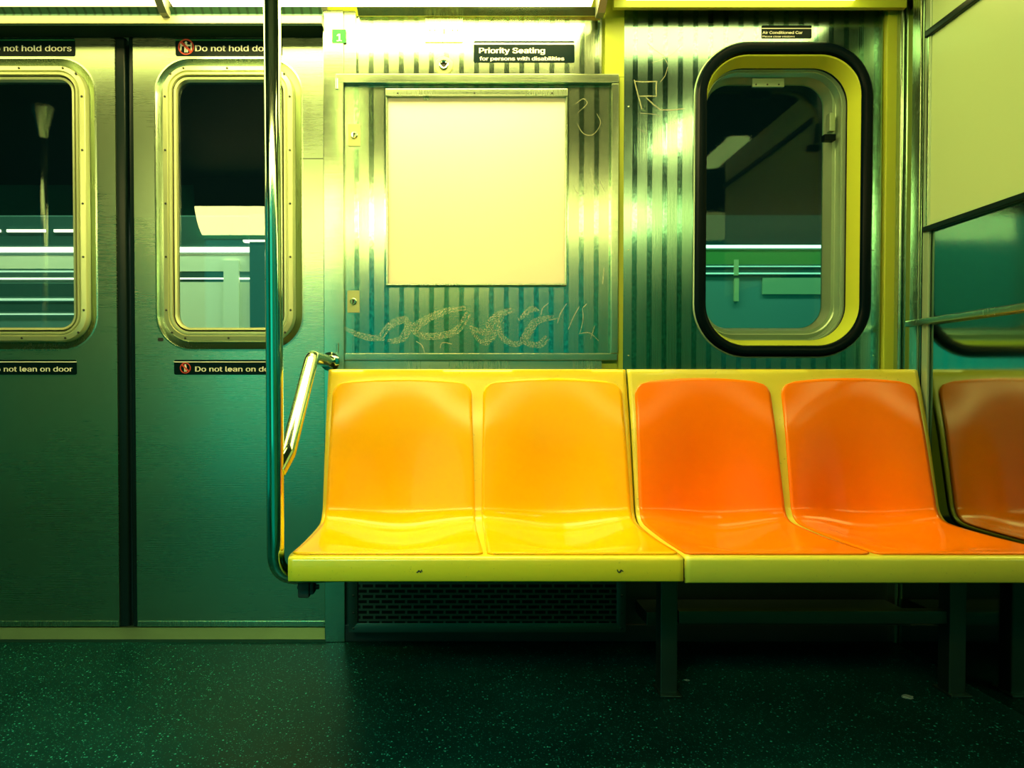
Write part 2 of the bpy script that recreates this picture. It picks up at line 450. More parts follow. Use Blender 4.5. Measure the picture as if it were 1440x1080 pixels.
# painted column between locker and window panel
x0, x1 = UX(850, 2.21, 60), UX(877, 2.21, 60)
t = obj('trim_5', join(box(x0, x1, 2.20, 2.216, UZ(108, 2.2), UZ(16, 2.2), 0.002), box(UX(869, 2.21, 300), x1, 2.20, 2.216, 0.4, UZ(108.2, 2.2), 0.002)), M_cream); struct(t, 'cream strip between steel locker panel and window panel', 'trim')

# header over the doors
hx1 = xpost0+0.002
M_hdr = mat('header rail', (0.52, 0.52, 0.30), 0.5, 0.2)
zb = UZ(33, 2.162); zt = UZ(21.5, 2.162)
hd = obj('trim_6', box(-4.2, hx1, 2.162, 2.30, zb, zt, 0.003), M_hdr); struct(hd, 'steel header rail above the sliding doors', 'trim')
M_hdr_shade = mat('header shade', (0.006, 0.03, 0.02), 0.7, spec=0.1)  # shade below the header, put in as a dark colour
hshade = obj('trim_11', box(-4.2, hx1, 2.166, YD-0.0005, zb-0.004, zb-0.0005), M_hdr_shade, smooth=False); struct(hshade, 'dark strip painting in the shade under the header rail', 'trim')
M_perf = mat('perforated strip', (0.05, 0.16, 0.10), 0.45, 0.3)
b_ = N(M_perf, 'ShaderNodeTexBrick'); b_.inputs['Scale'].default_value = 1; b_.inputs['Brick Width'].default_value = 0.028; b_.inputs['Row Height'].default_value = 0.5
b_.inputs['Mortar Size'].default_value = 0.004; b_.inputs['Color1'].default_value = b_.inputs['Color2'].default_value = (0.05, 0.16, 0.10, 1); b_.inputs['Mortar'].default_value = (0.02, 0.08, 0.05, 1)
lk(M_perf, coords(M_perf), b_.inputs['Vector']); lk(M_perf, b_.outputs['Color'], pin(M_perf, 'Base Color'))
zl = UZ(9.5, 2.15)
pf = obj('trim_7', join(box(-4.2, hx1, 2.166, 2.20, zt+0.0005, zt+0.006), prism_x([(2.172, zt+0.006), (2.152, zl), (2.20, zl)], -4.2, hx1)), M_perf, smooth=False)
struct(pf, 'slotted strip under the long ceiling lamp above the doors', 'trim')
xc0 = UX(503, 2.17, 20); xc1 = UX(848, 2.17, 20)
t = obj('trim_8', prism_x([(2.198, UZ(23, 2.2)), (2.186, UZ(22.5, 2.186)), (2.152, zl), (2.20, zl)], xc0, xc1), M_post, smooth=False); struct(t, 'bright steel strip above the locker panels', 'trim')
# door sill
M_sill = brushed('worn sill', (0.08, 0.15, 0.09), 0.4, 0.55)
zs = 0.0
sl = obj('trim_9', prism_x([(2.185, 0.0), (2.185, 0.010), (2.235, 0.030), (2.40, 0.030), (2.40, 0.0)], -4.2, UX(459, 2.2, 900)), M_sill, smooth=False); struct(sl, 'worn metal sill below the sliding doors', 'trim')
# wall base behind bench
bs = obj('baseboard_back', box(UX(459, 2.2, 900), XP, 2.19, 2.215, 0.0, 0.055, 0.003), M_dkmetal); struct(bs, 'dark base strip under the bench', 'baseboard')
M_low_shade = brushed('shaded lower wall', (0.06, 0.09, 0.07), 0.4, 0.55)  # cream wall darkened here to paint in the shade below the seats
lw = obj('wall_back_lower', box(UX(484, 2.2, 850), XP, 2.20, 2.216, 0.05, 0.40), M_low_shade, smooth=False); struct(lw, 'lower wall with the shade under the benches painted in', 'wall')
# door post with number sticker
pz1 = UZ(14, 2.185)
po = obj('trim_10', join(box(xpost0, xpost1, 2.185, 2.30, 0.0, pz1, 0.003), box(xpost1, UX(500.5, 2.19, 60), 2.19, 2.215, UZ(109, 2.19), pz1, 0.002)), M_post)
struct(po, 'steel post between the sliding door and the locker panel', 'trim')

# ================================================================== sliding doors
def screw_pts(rect, nx, nz):
    x0, x1, z0, z1 = rect; out = []
    for k in range(nz):
        z = z0+0.09+(z1-z0-0.18)*k/(nz-1); out += [(x0, z), (x1, z)]
    for k in range(nx):
        x = x0+0.06+(x1-x0-0.12)*k/(nx-1); out += [(x, z0), (x, z1)]
    d = 0.018
    out += [(x0+d, z0+d), (x1-d, z0+d), (x0+d, z1-d), (x1-d, z1-d)]
    return out
def door_leaf(name, xa, xb, shift, label, nose_right):
    z0, z1 = 0.032, UZ(40, YD)
    root = thing(name, label, 'door', ((xa+xb)/2, YD, z0)); struct(root)
    wo = RC(219.5, 425, 82.5, 491.5, YD); wo = (wo[0]+shift, wo[1]+shift, wo[2], wo[3])
    hole = (wo[0]+0.001, wo[1]-0.001, wo[2]+0.001, wo[3]-0.001)
    obj('leaf', plate_hole((xa, xb, z0, z1), hole, 0.111, YD, YD+0.045, 14), M_door, root)
    obj('pressed_recess', ring(wo, 0.112, [(-0.004, YD-0.0006), (0.001, YD-0.0012), (0.013, YD+0.010), (0.027, YD+0.014), (0.027, YD+0.020), (-0.004, YD+0.006)], True, 14), M_steel, root)
    fr = ring(wo, 0.112, [(a+0.0098, b) for a, b in [(0.014, YD+0.012), (0.0165, YD-0.008), (0.019, YD-0.011), (0.033, YD-0.014),
                           (0.036, YD-0.009), (0.039, YD-0.009), (0.040, YD-0.013), (0.046, YD-0.013), (0.048, YD-0.004), (0.051, YD-0.004), (0.053, YD-0.010), (0.060, YD-0.008), (0.061, YD+0.012), (0.03, YD+0.03)]], True, 12)
    f = obj('window_frame', fr, M_dframe, root)
    for (x, z) in screw_pts((wo[0]+0.036, wo[1]-0.036, wo[2]+0.036, wo[3]-0.036), 3, 5):
        obj('screw', disc_y(x, z, 0.0035, YD-0.0145, YD-0.012, 10, 0.0012), M_dkmetal, f)
    obj('window_gasket', ring(wo, 0.112, [(0.0573, YD-0.0045), (0.0613, YD-0.0045), (0.0613, YD+0.0), (0.0573, YD+0.0)], True, 12), M_black, f)
    g = (wo[0]+0.055, wo[1]-0.055, wo[2]+0.055, wo[3]-0.055)
    obj('glass', rplate(g, 0.07, YD+0.006, YD+0.011), M_glass, root)
    if nose_right: n0, n1 = xb, xb+0.030
    else: n0, n1 = xa-0.020, xa
    prof = [(n0, YD+0.006), (n1-0.006, YD+0.006), (n1, YD+0.014), (n1, YD+0.034), (n1-0.006, YD+0.042), (n0, YD+0.042)] if nose_right else \
           [(n1, YD+0.006), (n0+0.006, YD+0.006), (n0, YD+0.014), (n0, YD+0.034), (n0+0.006, YD+0.042), (n1, YD+0.042)]
    V = [(x, y, z) for z in (z0, z1) for x, y in prof]; n = len(prof)
    Fc = [tuple(range(n)), tuple(range(2*n-1, n-1, -1))] + [(k, (k+1) % n, n+(k+1) % n, n+k) for k in range(n)]
    obj('rubber_edge', (V, Fc), M_nose, root, ang=60)
    return root
xd0 = UX(190, YD, 470); xd1 = UX(456, YD, 470)
SH = UX(100, YD, 290) - UX(390, YD, 290)
d2 = door_leaf('door_2', xd0, xd1+0.03, 0.0, 'steel sliding door leaf beside the yellow bench, pole in front', False)
xl1 = UX(164.5, YD, 470)
d1 = door_leaf('door_1', xl1-0.63, xl1, SH, 'steel sliding door leaf at the edge of the photo, away from the bench', True)
obj('chip', rplate((UX(222, YD, 478), UX(230, YD, 478), UZ(480, YD), UZ(475, YD)), 0.004, YD-0.0012, YD+0.001), M_key, d2)
obj('kick_strip', box(xd0+0.003, xd1-0.003, YD-0.003, YD+0.001, 0.034, 0.050, 0.001), M_steel, d2)
obj('kick_strip', box(xl1-0.62, xl1-0.003, YD-0.003, YD+0.001, 0.034, 0.050, 0.001), M_steel, d1)
obj('seam', box(UX(421, YD, 223)+0.004, xpost0, YD-0.0008, YD+0.001, UZ(223.6, YD), UZ(222.6, YD)), M_dkmetal, d2)

# ================================================================== signs on the doors
def door_sign(which, shift, label):
    Y = YD
    if which == 'hold':
        r = RC(247, 397, 54, 79, Y); tx = RC(275, 392, 58, 74, Y); s = 'Do not hold doors'; ic = (262, 66.5, 11)
    else:
        r = RC(245, 397, 506, 527, Y); tx = RC(275, 391, 512, 523, Y); s = 'Do not lean on door'; ic = (261, 517.5, 7.6)
    x0, x1, z0, z1 = (r[0]+shift, r[1]+shift, r[2], r[3])
    root = thing('door_sign', label, 'sign', ((x0+x1)/2, Y, z0), 'door warning signs')
    px = Y/F
    obj('backing', rplate((x0, x1, z0, z1), 0.006, Y-0.0016, Y-0.0001), M_signblk, root)
    lz = z1-(2.0 if which == 'hold' else 2.2)*px
    obj('white_line', box(x0, x1, Y-0.0022, Y-0.0014, lz-1.4*px, lz-0.1*px), M_signwht if which != 'hold' else M_signgrn, root, smooth=False)
    obj('lettering', text_geo(s, tx[0]+shift, tx[1]+shift, UZ(72.5 if which == 'hold' else 522.5, Y), (11.6 if which == 'hold' else 10.0)*px, Y-0.0016, 0.016), M_signwht, root, smooth=False)
    cx, cz = UX(ic[0], Y, ic[1])+shift, UZ(ic[1], Y); R = ic[2]*px
    i = obj('icon', lathe_y(cx, cz, [(0, Y-0.0019), (R*0.88, Y-0.0019), (R*0.88, Y-0.001)], 24), M_signblk, root)
    body = join(disc_y(cx, cz+R*0.52, R*0.17, Y-0.0026, Y-0.0015, 12), box(cx-R*0.22, cx+R*0.22, Y-0.0026, Y-0.0015, cz-R*0.1, cz+R*0.34),
                box(cx-R*0.21, cx-R*0.03, Y-0.0026, Y-0.0015, cz-R*0.68, cz-R*0.1), box(cx+R*0.05, cx+R*0.22, Y-0.0026, Y-0.0015, cz-R*0.68, cz-R*0.1))
    if which == 'hold':
        body = join(body, box(cx-R*0.62, cx-R*0.22, Y-0.0026, Y-0.0015, cz+R*0.1, cz+R*0.28), box(cx+R*0.22, cx+R*0.62, Y-0.0026, Y-0.0015, cz+R*0.1, cz+R*0.28),
                    box(cx-R*0.72, cx-R*0.58, Y-0.0026, Y-0.0015, cz-R*0.45, cz+R*0.5), box(cx+R*0.58, cx+R*0.72, Y-0.0026, Y-0.0015, cz-R*0.45, cz+R*0.5))
    obj('figure', body, M_signwht, i, smooth=False)
    rg = lathe_y(cx, cz, [(R*0.84, Y-0.001), (R*0.84, Y-0.0028), (R, Y-0.0028), (R, Y-0.001)], 28)
    d = R*0.64; q = R*0.10
    bar = prism_y([(cx-d-q, cz+d-q), (cx-d+q, cz+d+q), (cx+d+q, cz-d+q), (cx+d-q, cz-d-q)], Y-0.0030, Y-0.0015)
    obj('prohibition_ring', join(rg, bar), M_signred, i, smooth=False)
door_sign('hold', 0, 'black Do not hold doors sign above the door window beside the bench')
door_sign('hold', SH, 'black Do not hold doors sign above the window of the far door leaf')
door_sign('lean', 0, 'black Do not lean on door sign below the door window beside the bench')
door_sign('lean', SH, 'black Do not lean on door sign below the window of the far door leaf')

# ================================================================== locker panel with poster
lx0, lx1 = UX(484, YW, 310), UX(858, YW, 310)
lz0, lz1 = UZ(497, YW), UZ(124, YW)
lk_root = thing('locker_panel', 'hinged steel locker panel with scratched graffiti behind the yellow bench', 'panel', ((lx0+lx1)/2, YW, lz0))
obj('panel', box(lx0-0.01, lx1+0.01, YW+0.003, YW+0.014, lz0-0.01, lz1+0.01), M_stripe_mid, lk_root, smooth=False)
ox0, ox1, oz0, oz1 = UX(474, YW, 310), UX(868, YW, 310), UZ(507, YW), UZ(107, YW)
def bar(name, x0, x1, z0, z1, parent, y0=YW-0.008, y1=YW+0.014, m=M_post): return obj(name, box(x0, x1, y0, y1, z0, z1, 0.0015), m, parent)
bar('top_rail', ox0, ox1, UZ(119, YW), oz1, lk_root, YW-0.016)
bar('bottom_rail', ox0+0.01, ox1, oz0, lz0, lk_root)
bar('side_rail', ox0, lx0, oz0+0.022, UZ(120.5, YW), lk_root, YW-0.012)
bar('side_rail', lx1, ox1, oz0+0.022, UZ(120.5, YW), lk_root, YW-0.016)
for py in (121, 490):
    hz = UZ(py, YW); obj('hinge', tube([(ox0+0.003, YW-0.016, hz-0.016), (ox0+0.003, YW-0.016, hz+0.016)], 0.0045, 10), M_steel, lk_root)
for (px, py) in ((498, 190), (497, 424)):
    r = RC(px-8.5, px+8.5, py-15.5, py+15.5, YW)
    pl = obj('lock_plate', rplate(r, 0.002, YW-0.0005, YW+0.004), M_plate, lk_root)
    cx, cz = UX(px, YW, py), UZ(py, YW)
    cyl = obj('lock_cylinder', lathe_y(cx, cz, [(0, YW-0.004), (0.009, YW-0.004), (0.011, YW-0.002), (0.011, YW+0.001)], 24), M_chrome, pl)
    obj('keyhole', join(disc_y(cx+0.0005, cz+0.003, 0.0034, YW-0.0050, YW-0.0035, 12), prism_y([(cx-0.002, cz+0.002), (cx+0.002, cz+0.002), (cx+0.0005, cz-0.008), (cx-0.003, cz-0.008)], YW-0.0050, YW-0.0035)), M_key, pl, smooth=False)
# graffiti scratches
def scr(pts, wd, sc, off, smooth=True, Y=YW+0.003):
    p = [(UX(off[0]+sc*x, Y, off[1]+sc*y), UZ(off[1]+sc*y, Y), 0) for x, y in pts]
    p = catmull(p, 6) if smooth else [Vector(q) for q in p]
    return ribbon([(q[0], q[1]) for q in p], wd, Y-0.0006, Y+0.0004)
G = (0.375, (360, 360))
strokes = [
 [(330, 270), (400, 300), (470, 305)], [(462, 300), (500, 255), (555, 235), (566, 265), (540, 308), (492, 318)],
 [(785, 190), (700, 205), (625, 240), (592, 270), (620, 297), (700, 294), (755, 268), (792, 208)],
 [(960, 195), (900, 220), (872, 258), (884, 290), (845, 322), (808, 280)], [(800, 265), (850, 285), (890, 270)],
 [(1120, 225), (1050, 240), (1012, 290), (1004, 320), (1055, 330), (1088, 300)], [(905, 215), (920, 300), (980, 330), (1040, 280)],
 [(985, 240), (1030, 200), (1060, 205)]]
for q in strokes: obj('scratch_mark', scr(q, 0.019, *G), M_rub, lk_root, smooth=False)
for q in strokes[:6]: obj('scratch_mark', scr([(x+12, y+9) for x, y in q], 0.012, *G), M_rub, lk_root, smooth=False)
thin = [[(1095, 178), (1075, 196), (1068, 222)], [(1165, 178), (1142, 215), (1130, 252)], [(1212, 190), (1190, 230), (1171, 275)], [(1224, 195), (1226, 240), (1214, 292)],
        [(1240, 180), (1225, 195)], [(1270, 262), (1255, 310)], [(1210, 292), (1250, 288), (1285, 318)], [(600, 320), (622, 335), (632, 362)], [(690, 345), (700, 325), (735, 330)], [(1305, 45), (1300, 105)]]
for q in thin: obj('scratch_mark', scr(q, 0.003, *G), M_scratch, lk_root, smooth=False)
H = (500/1440, (400, 0))
faint = [[(1185, 500), (1210, 540), (1250, 545), (1280, 500), (1265, 460)], [(1180, 420), (1210, 400), (1225, 420), (1190, 455)], [(1240, 680), (1250, 730), (1275, 780)], [(1170, 750), (1185, 780), (1220, 785)], [(1270, 720), (1300, 780)]]
for q in faint: obj('scratch_mark', scr(q, 0.0016, *H), M_scratch, lk_root, smooth=False)

# blank poster frame on the locker
pz0, pz1_, px0, px1 = UZ(402.5, YW), UZ(128, YW), UX(543, YW, 265), UX(797, YW, 265)
pfm = thing('poster_frame', 'blank cream poster in a thin steel frame on the locker panel', 'poster frame', ((px0+px1)/2, YW, pz0), 'blank poster frames')
obj('poster_sheet', box(px0+0.005, px1-0.005, YW-0.005, YW+0.002, pz0+0.004, pz1_-0.01), M_poster, pfm, smooth=False)
tb = obj('top_bar', box(px0, px1, YW-0.020, YW+0.002, UZ(138.5, YW), pz1_, 0.003), M_steel, pfm)
for k in (560, 667, 775):
    obj('screw', disc_y(UX(k, YW, 131), UZ(131, YW-0.02), 0.0028, YW-0.021, YW-0.019, 10, 0.001), M_dkmetal, tb)
obj('bottom_bar', box(px0, px1, YW-0.011, YW+0.002, pz0, pz0+0.007, 0.002), M_steel, pfm)
for (a, b) in ((px0, px0+0.007), (px1-0.007, px1)):
    obj('side_bar', box(a, b, YW-0.011, YW+0.002, pz0+0.005, UZ(138, YW), 0.002), M_steel, pfm)
obj('torn_corner', box(UX(596, YW, 140), UX(604, YW, 140), YW-0.0085, YW-0.004, UZ(142, YW), UZ(137, YW), 0.001), M_steel, pfm)

# upper equipment panel
ux0, ux1, uz0, uz1 = RC(501, 846, 23, 106.5, YW)
up = obj('equipment_panel', box(ux0, ux1, YW, YW+0.015, uz0, uz1+0.0), M_stripe_mid, smooth=False)
tag(up, 'striped steel panel above the locker holding the priority seating sign', 'panel')
lp = obj('filler_panel', box(UX(484, YW, 513), UX(846, YW, 513), YW, YW+0.015, 0.40, oz0-0.001), M_steel, smooth=False); tag(lp, 'plain steel strip between the locker panel and the yellow bench', 'panel')
r = RC(598, 651, 26, 60, YW)
sw = thing('switch_plate', 'blank steel switch plate with keyhole above the locker', 'switch plate', ((r[0]+r[1])/2, YW, r[2]))
obj('plate', rplate(r, 0.002, YW-0.004, YW-0.0001), M_steel, sw)
obj('keyhole', box(UX(623.5, YW, 45), UX(625, YW, 45), YW-0.005, YW-0.003, UZ(48.5, YW), UZ(42, YW)), M_key, sw, smooth=False)
for k in (604.5, 611.5, 636.5, 643.5): obj('screw', disc_y(UX(k, YW, 43.5), UZ(43.5, YW), 0.0022, YW-0.005, YW-0.003, 10, 0.001), M_plate, sw)
cx, cz = UX(624, YW, 93), UZ(93, YW)
rl = thing('round_lock', 'round steel lock with dark hole below the switch plate', 'lock', (cx, YW, cz))
obj('escutcheon', lathe_y(cx, cz, [(0.014, YW-0.006), (0.020, YW-0.0065), (0.027, YW-0.005), (0.030, YW-0.001), (0.030, YW)], 32), M_plate, rl)
obj('lock_collar', lathe_y(cx, cz, [(0.0085, YW-0.004), (0.0085, YW-0.011), (0.012, YW-0.012), (0.0150, YW-0.010), (0.0150, YW-0.004)], 32), M_chrome, rl)
obj('lock_hole', disc_y(cx, cz, 0.009, YW-0.006, YW-0.002, 20), M_key, rl)

# stickers and signs on the panels
r = RC(467, 486.5, 41.5, 60.5, 2.185)
s1 = thing('number_sticker', 'small green sticker with a white 1 on the steel post', 'sticker', ((r[0]+r[1])/2, 2.185, r[2]))
obj('backing', rplate(r, 0.002, 2.1835, 2.1849), M_signgrn, s1)
obj('numeral', text_geo('1', UX(474, 2.185, 50), UX(480.5, 2.185, 50), UZ(58.5, 2.185), 14.5*2.185/F, 2.1835, 0.02), M_signwht, s1, smooth=False)
r = RC(666, 808, 58, 88, YW)
s2 = thing('priority_sign', 'black Priority Seating for persons with disabilities sign', 'sign', ((r[0]+r[1])/2, YW, r[2]))
obj('backing', rplate(r, 0.005, YW-0.0016, YW-0.0001), M_signblk, s2)
obj('white_line', box(r[0], r[1], YW-0.0022, YW-0.0012, UZ(63.2, YW), UZ(60.6, YW)), M_signwht, s2, smooth=False)
obj('lettering', join(text_geo('Priority Seating', UX(674, YW, 70), UX(766, YW, 70), UZ(75.3, YW), 10.6*YW/F, YW-0.0016, 0.024), text_geo('for persons with disabilities', UX(674.5, YW, 82), UX(793, YW, 82), UZ(85.4, YW), 7.2*YW/F, YW-0.0016, 0.018)), M_signwht, s2, smooth=False)

# ================================================================== window panel
wpr = RC(877, 1239, 14, 540, YW)
wp = thing('window_panel', 'large striped steel wall panel around the window, scratched', 'panel', ((wpr[0]+wpr[1])/2, YW, wpr[2]))
obj('sheet', plate_hole(wpr, WH, 0.14, YW, YW+0.0148), M_stripe, wp)
K = (260/1440, (820, 0))
for q in ([(400, 634), (480, 638), (578, 634)], [(572, 634), (568, 690), (570, 752)], [(574, 750), (500, 748), (432, 750)], [(398, 622), (425, 730), (458, 850)], [(490, 760), (545, 812), (602, 856)], [(596, 856), (690, 858), (792, 846)]): obj('scratch_mark', scr(q, 0.0042, *K, False, YW), M_scratch, wp, smooth=False)
for q in ([(500, 335), (560, 390), (620, 430), (660, 500)], [(530, 490), (600, 470), (700, 420), (770, 350)], [(440, 880), (560, 890), (610, 910)], [(420, 1000), (500, 1040)], [(660, 520), (640, 590), (600, 640)]): obj('scratch_mark', scr(q, 0.0014, *K, False, YW), M_scratch, wp, smooth=False)
for px in (884, 1228):
    for py in (150, 352, 500):
        obj('rivet', disc_y(UX(px, YW, py), UZ(py, YW), 0.0022, YW-0.0005, YW+0.0004, 10, 0.0008), M_steel, wp)
r = RC(1071, 1141, 36, 54, YW)
s3 = thing('air_sign', 'small black Air Conditioned Car sign above the window', 'sign', ((r[0]+r[1])/2, YW, r[2]))
obj('backing', rplate(r, 0.003, YW-0.0016, YW-0.0001), M_signblk, s3)
obj('white_line', box(r[0], r[1], YW-0.0022, YW-0.0012, UZ(41.0, YW), UZ(39.8, YW)), M_signwht, s3, smooth=False)
obj('lettering', join(text_geo('Air Conditioned Car', UX(1072, YW, 45), UX(1128, YW, 45), UZ(48.2, YW), 5.4*YW/F, YW-0.0016, 0.016), text_geo('Please close windows', UX(1072, YW, 52), UX(1117, YW, 52), UZ(53.0, YW), 3.4*YW/F, YW-0.0016, 0.008)), M_signwht, s3, smooth=False)

# window unit
win = thing('window_1', 'rounded window with thick black rubber gasket above the orange seats', 'window', ((WG[0]+WG[1])/2, YW, WG[2])); struct(win)
gw = WO[0]-WG[0]
obj('rubber_gasket', ring(WG, 0.168, [(0, YW+0.001), (0.002, YW-0.010), (0.010, YW-0.018), (0.024, YW-0.019), (0.034, YW-0.014), (0.037, YW-0.004), (0.037, YW+0.006), (0.018, YW+0.0005)], True, 14), M_black, win)
obj('gasket_lip', ring(WG, 0.168, [(-0.003, YW), (-0.002, YW-0.003), (0.001, YW-0.004), (0.002, YW)], True, 14), M_alu, win)
wi = (WG[0]+0.033, WG[1]-0.033, WG[2]+0.035, WG[3]-0.040)
obj('reveal', ring(wi, 0.135, [(0, YW-0.006), (0.004, YW-0.004), (0.021, YW+0.042), (0.019, YW+0.046), (-0.002, YW+0.012)], True, 14), M_reveal, win)
obj('reveal_gap', ring(wi, 0.135, [(0.019, YW+0.042), (0.019, YW+0.058), (-0.004, YW+0.058), (-0.004, YW+0.020)], True, 14), M_black, win)
fi = (wi[0]+0.018, wi[1]-0.018, wi[2]+0.018, wi[3]-0.014)
frm = obj('outer_frame', ring(fi, 0.115, [(0, YW+0.054), (0.006, YW+0.054), (0.007, YW+0.066), (0.010, YW+0.066), (0.011, YW+0.095), (-0.004, YW+0.095)], True, 14), M_alu, win)
si = RC(1010, 1189, 96, 455, YW)
sash = obj('sash_frame', ring((si[0]-0.022, si[1]+0.026, si[2]-0.032, si[3]+0.034), 0.105, [(-0.01, YW+0.098), (0.004, YW+0.092), (0.008, YW+0.096), (0.018, YW+0.096), (0.022, YW+0.110), (0.030, YW+0.135), (0.0, YW+0.140)], True, 14), M_alu, win)
obj('glass', rplate((si[0]-0.02, si[1]+0.02, si[2]-0.02, si[3]+0.02), 0.08, YW+0.131, YW+0.136), M_glass2, win)
vp = obj('vent_plate', box(UX(1057, YW+0.09, 117), UX(1102, YW+0.09, 117), YW+0.084, YW+0.093, UZ(123, YW+0.09), UZ(111, YW+0.09), 0.002), M_alu, win)
for k in (1063, 1079, 1095): obj('screw', disc_y(UX(k, YW+0.085, 119), UZ(119, YW+0.085), 0.003, YW+0.0835, YW+0.085, 10, 0.001), M_dkmetal, vp)
yl = YW+0.085
la = obj('latch', box(UX(1164, yl, 172), UX(1172, yl, 172), yl-0.012, yl+0.012, UZ(186, yl), UZ(160, yl), 0.003), M_alu, win)
obj('latch_catch', box(UX(1157, yl, 195), UX(1173, yl, 195), yl-0.012, yl+0.012, UZ(199, yl), UZ(190, yl), 0.002), M_black, la)

# ================================================================== partition poster and rails
yA, yB = 1.10, 2.042
pz_t = UZ(48, 2.04); pz_b = UZ(320, 2.04)
pp = thing('poster_frame', 'blank poster under a dark frame on the shiny partition', 'poster frame', (XP, (yA+yB)/2, pz_b), 'blank poster frames')
obj('poster_sheet', box(XP-0.006, XP-0.001, yA+0.01, yB-0.002, pz_b, UZ(14, 2.04)+0.06), M_poster2, pp, smooth=False)
obj('top_bar', box(XP-0.018, XP-0.004, yA, yB+0.012, pz_t-0.006, pz_t+0.014, 0.003), M_nose, pp)
obj('bottom_bar', box(XP-0.018, XP, yA, yB+0.012, pz_b-0.012, pz_b+0.004, 0.003), M_nose, pp)
obj('side_bar', box(XP-0.012, XP, yB-0.003, yB+0.006, pz_b, pz_t, 0.002), M_steel, pp)
zr = UZ(455, 2.10)
pr_ = obj('partition_rail', box(XP-0.022, XP, 0.6, 2.12, zr-0.010, zr+0.010, 0.004), M_steel); tag(pr_, 'thin horizontal steel rail across the partition below its poster', 'rail')

# ================================================================== bench modules
def lerp(a, b, t): return a+(b-a)*t
EDGE = [(2.078, 0.866), (2.066, 0.860), (2.050, 0.806), (2.019, 0.696), (1.995, 0.590), (1.974, 0.495), (1.966, 0.462), (1.950, 0.440), (1.922, 0.429), (1.85, 0.425), (1.74, 0.424), (1.64, 0.426), (1.575, 0.428), (1.556, 0.427)]
def resample(pts, n):
    P = [Vector((p[0], p[1], 0)) for p in pts]; P = catmull(P, 8)
    L = [0]
    for a, b in zip(P, P[1:]): L.append(L[-1]+(b-a).length)
    out = []; j = 0
    for k in range(n+1):
        s = L[-1]*k/n
        while j < len(L)-2 and L[j+1] < s: j += 1
        t = (s-L[j])/max(1e-9, L[j+1]-L[j]); out.append(P[j].lerp(P[j+1], t))
    return out, L[-1]
NV = 72
PROF, PLEN = resample(EDGE, NV)
def prof_at(t):
    f = max(0.0, min(1.0, t))*NV; i = min(int(f), NV-1); return PROF[i].lerp(PROF[i+1], f-i)
def prof_nrm(t):
    a, b = prof_at(t-0.01), prof_at(t+0.01); d = (b-a).normalized()
    return Vector((-d.y, d.x, 0)) if False else Vector((d.y, -d.x, 0))
def sstep(x): x = max(0, min(1, x)); return x*x*(3-2*x)
def scoop(u, t):
    """how far the bucket is pressed in: u -1..1 across one seat, t 0..1 down the profile"""
    across = sstep((1-abs(u))/0.95)
    down = sstep(t/0.42)*sstep((1.0-t)/0.20)
    deep = 0.026 + 0.010*math.exp(-((t-0.52)/0.16)**2)
    return deep*across*down
def surf(x, t, bx, lift=0.0):
    u = 1.0
    for c, hw in bx:
        v = (x-c)/hw
        if abs(v) < 1: u = v
    p = prof_at(t); n = prof_nrm(t)
    # n points up and forward
    d = lift - scoop(u, t)
    return (x, p.x+n.x*d, p.y+n.y*d)
def bench(name, label, xa, xb, m, drop, ms):
    root = thing(name, label, 'seat', ((xa+xb)/2, 1.8, 0.37), 'two-seat plastic bench units')
    mid = (xa+xb)/2; hw = (mid-xa)
    bx = [((xa+mid)/2, hw/2), ((mid+xb)/2, hw/2)]
    nu = 72; V, Fc = [], []
    for i in range(nu+1):
        x = lerp(xa, xb, i/nu)
        for k in range(NV+1): V.append(surf(x, k/NV, bx))
    w_ = NV+1
    for i in range(nu):
        for k in range(NV): Fc.append((i*w_+k, (i+1)*w_+k, (i+1)*w_+k+1, i*w_+k+1))
    # front lip and apron
    ap = [(1.548, 0.4245), (1.5445, 0.419), (1.5445, 0.374-drop), (1.549, 0.370-drop), (1.556, 0.370-drop)]
    base = [i*w_+NV for i in range(nu+1)]
    for (y, z) in ap:
        cur = []
        for i in range(nu+1):
            V.append((lerp(xa, xb, i/nu), y, z)); cur.append(len(V)-1)
        for i in range(nu): Fc.append((base[i], base[i+1], cur[i+1], cur[i]))
        base = cur
    # end flanges: thickness of the shell seen from the side
    o = obj('seat_shell', (V, Fc), ms, root, ang=50, wn=False)
    s = o.modifiers.new('thickness', 'SOLIDIFY'); s.thickness = 0.014; s.offset = -1
    for bi, (c, hb) in enumerate(bx):
        V, Fc = [], []; nu2, nv2 = 44, 80; t0, t1 = 0.045, 0.992; r = 0.045
        for k in range(nv2+1):
            t = lerp(t0, t1, k/nv2); dist = (t-t0)*PLEN; d2_ = (t1-t)*PLEN
            mt = lerp(0.017, 0.009, sstep(t/0.6)); mt = lerp(mt, 0.005, sstep((t-0.6)/0.4))
            hwid = hb-mt
            if dist < r: hwid -= r-math.sqrt(max(0, r*r-(r-dist)**2))
            r2 = 0.012
            if d2_ < r2: hwid -= r2-math.sqrt(max(0, r2*r2-(r2-d2_)**2))
            for i in range(nu2+1):
                s_ = lerp(-1, 1, i/nu2); x = c+hwid*s_
                # crowned upper edge
                tt = t + (0.012*(s_*s_)*(1-k/nv2)**6)
                V.append(surf(x, tt, [(c, hb)], 0.0006))
        w2 = nu2+1
        for k in range(nv2):
            for i in range(nu2): Fc.append((k*w2+i, (k+1)*w2+i, (k+1)*w2+i+1, k*w2+i+1))
        q = obj('seat_bucket', (V, Fc), m, root, ang=60, wn=False)
        s = q.modifiers.new('thickness', 'SOLIDIFY'); s.thickness = 0.004; s.offset = -1
    return root
XA, XM, XB = -0.366, 0.5245, 1.395
b1 = bench('bench_seat', 'yellow two-seat plastic bench beside the grab pole', XA, XM-0.002, M_yel, 0.0, M_shell_y)
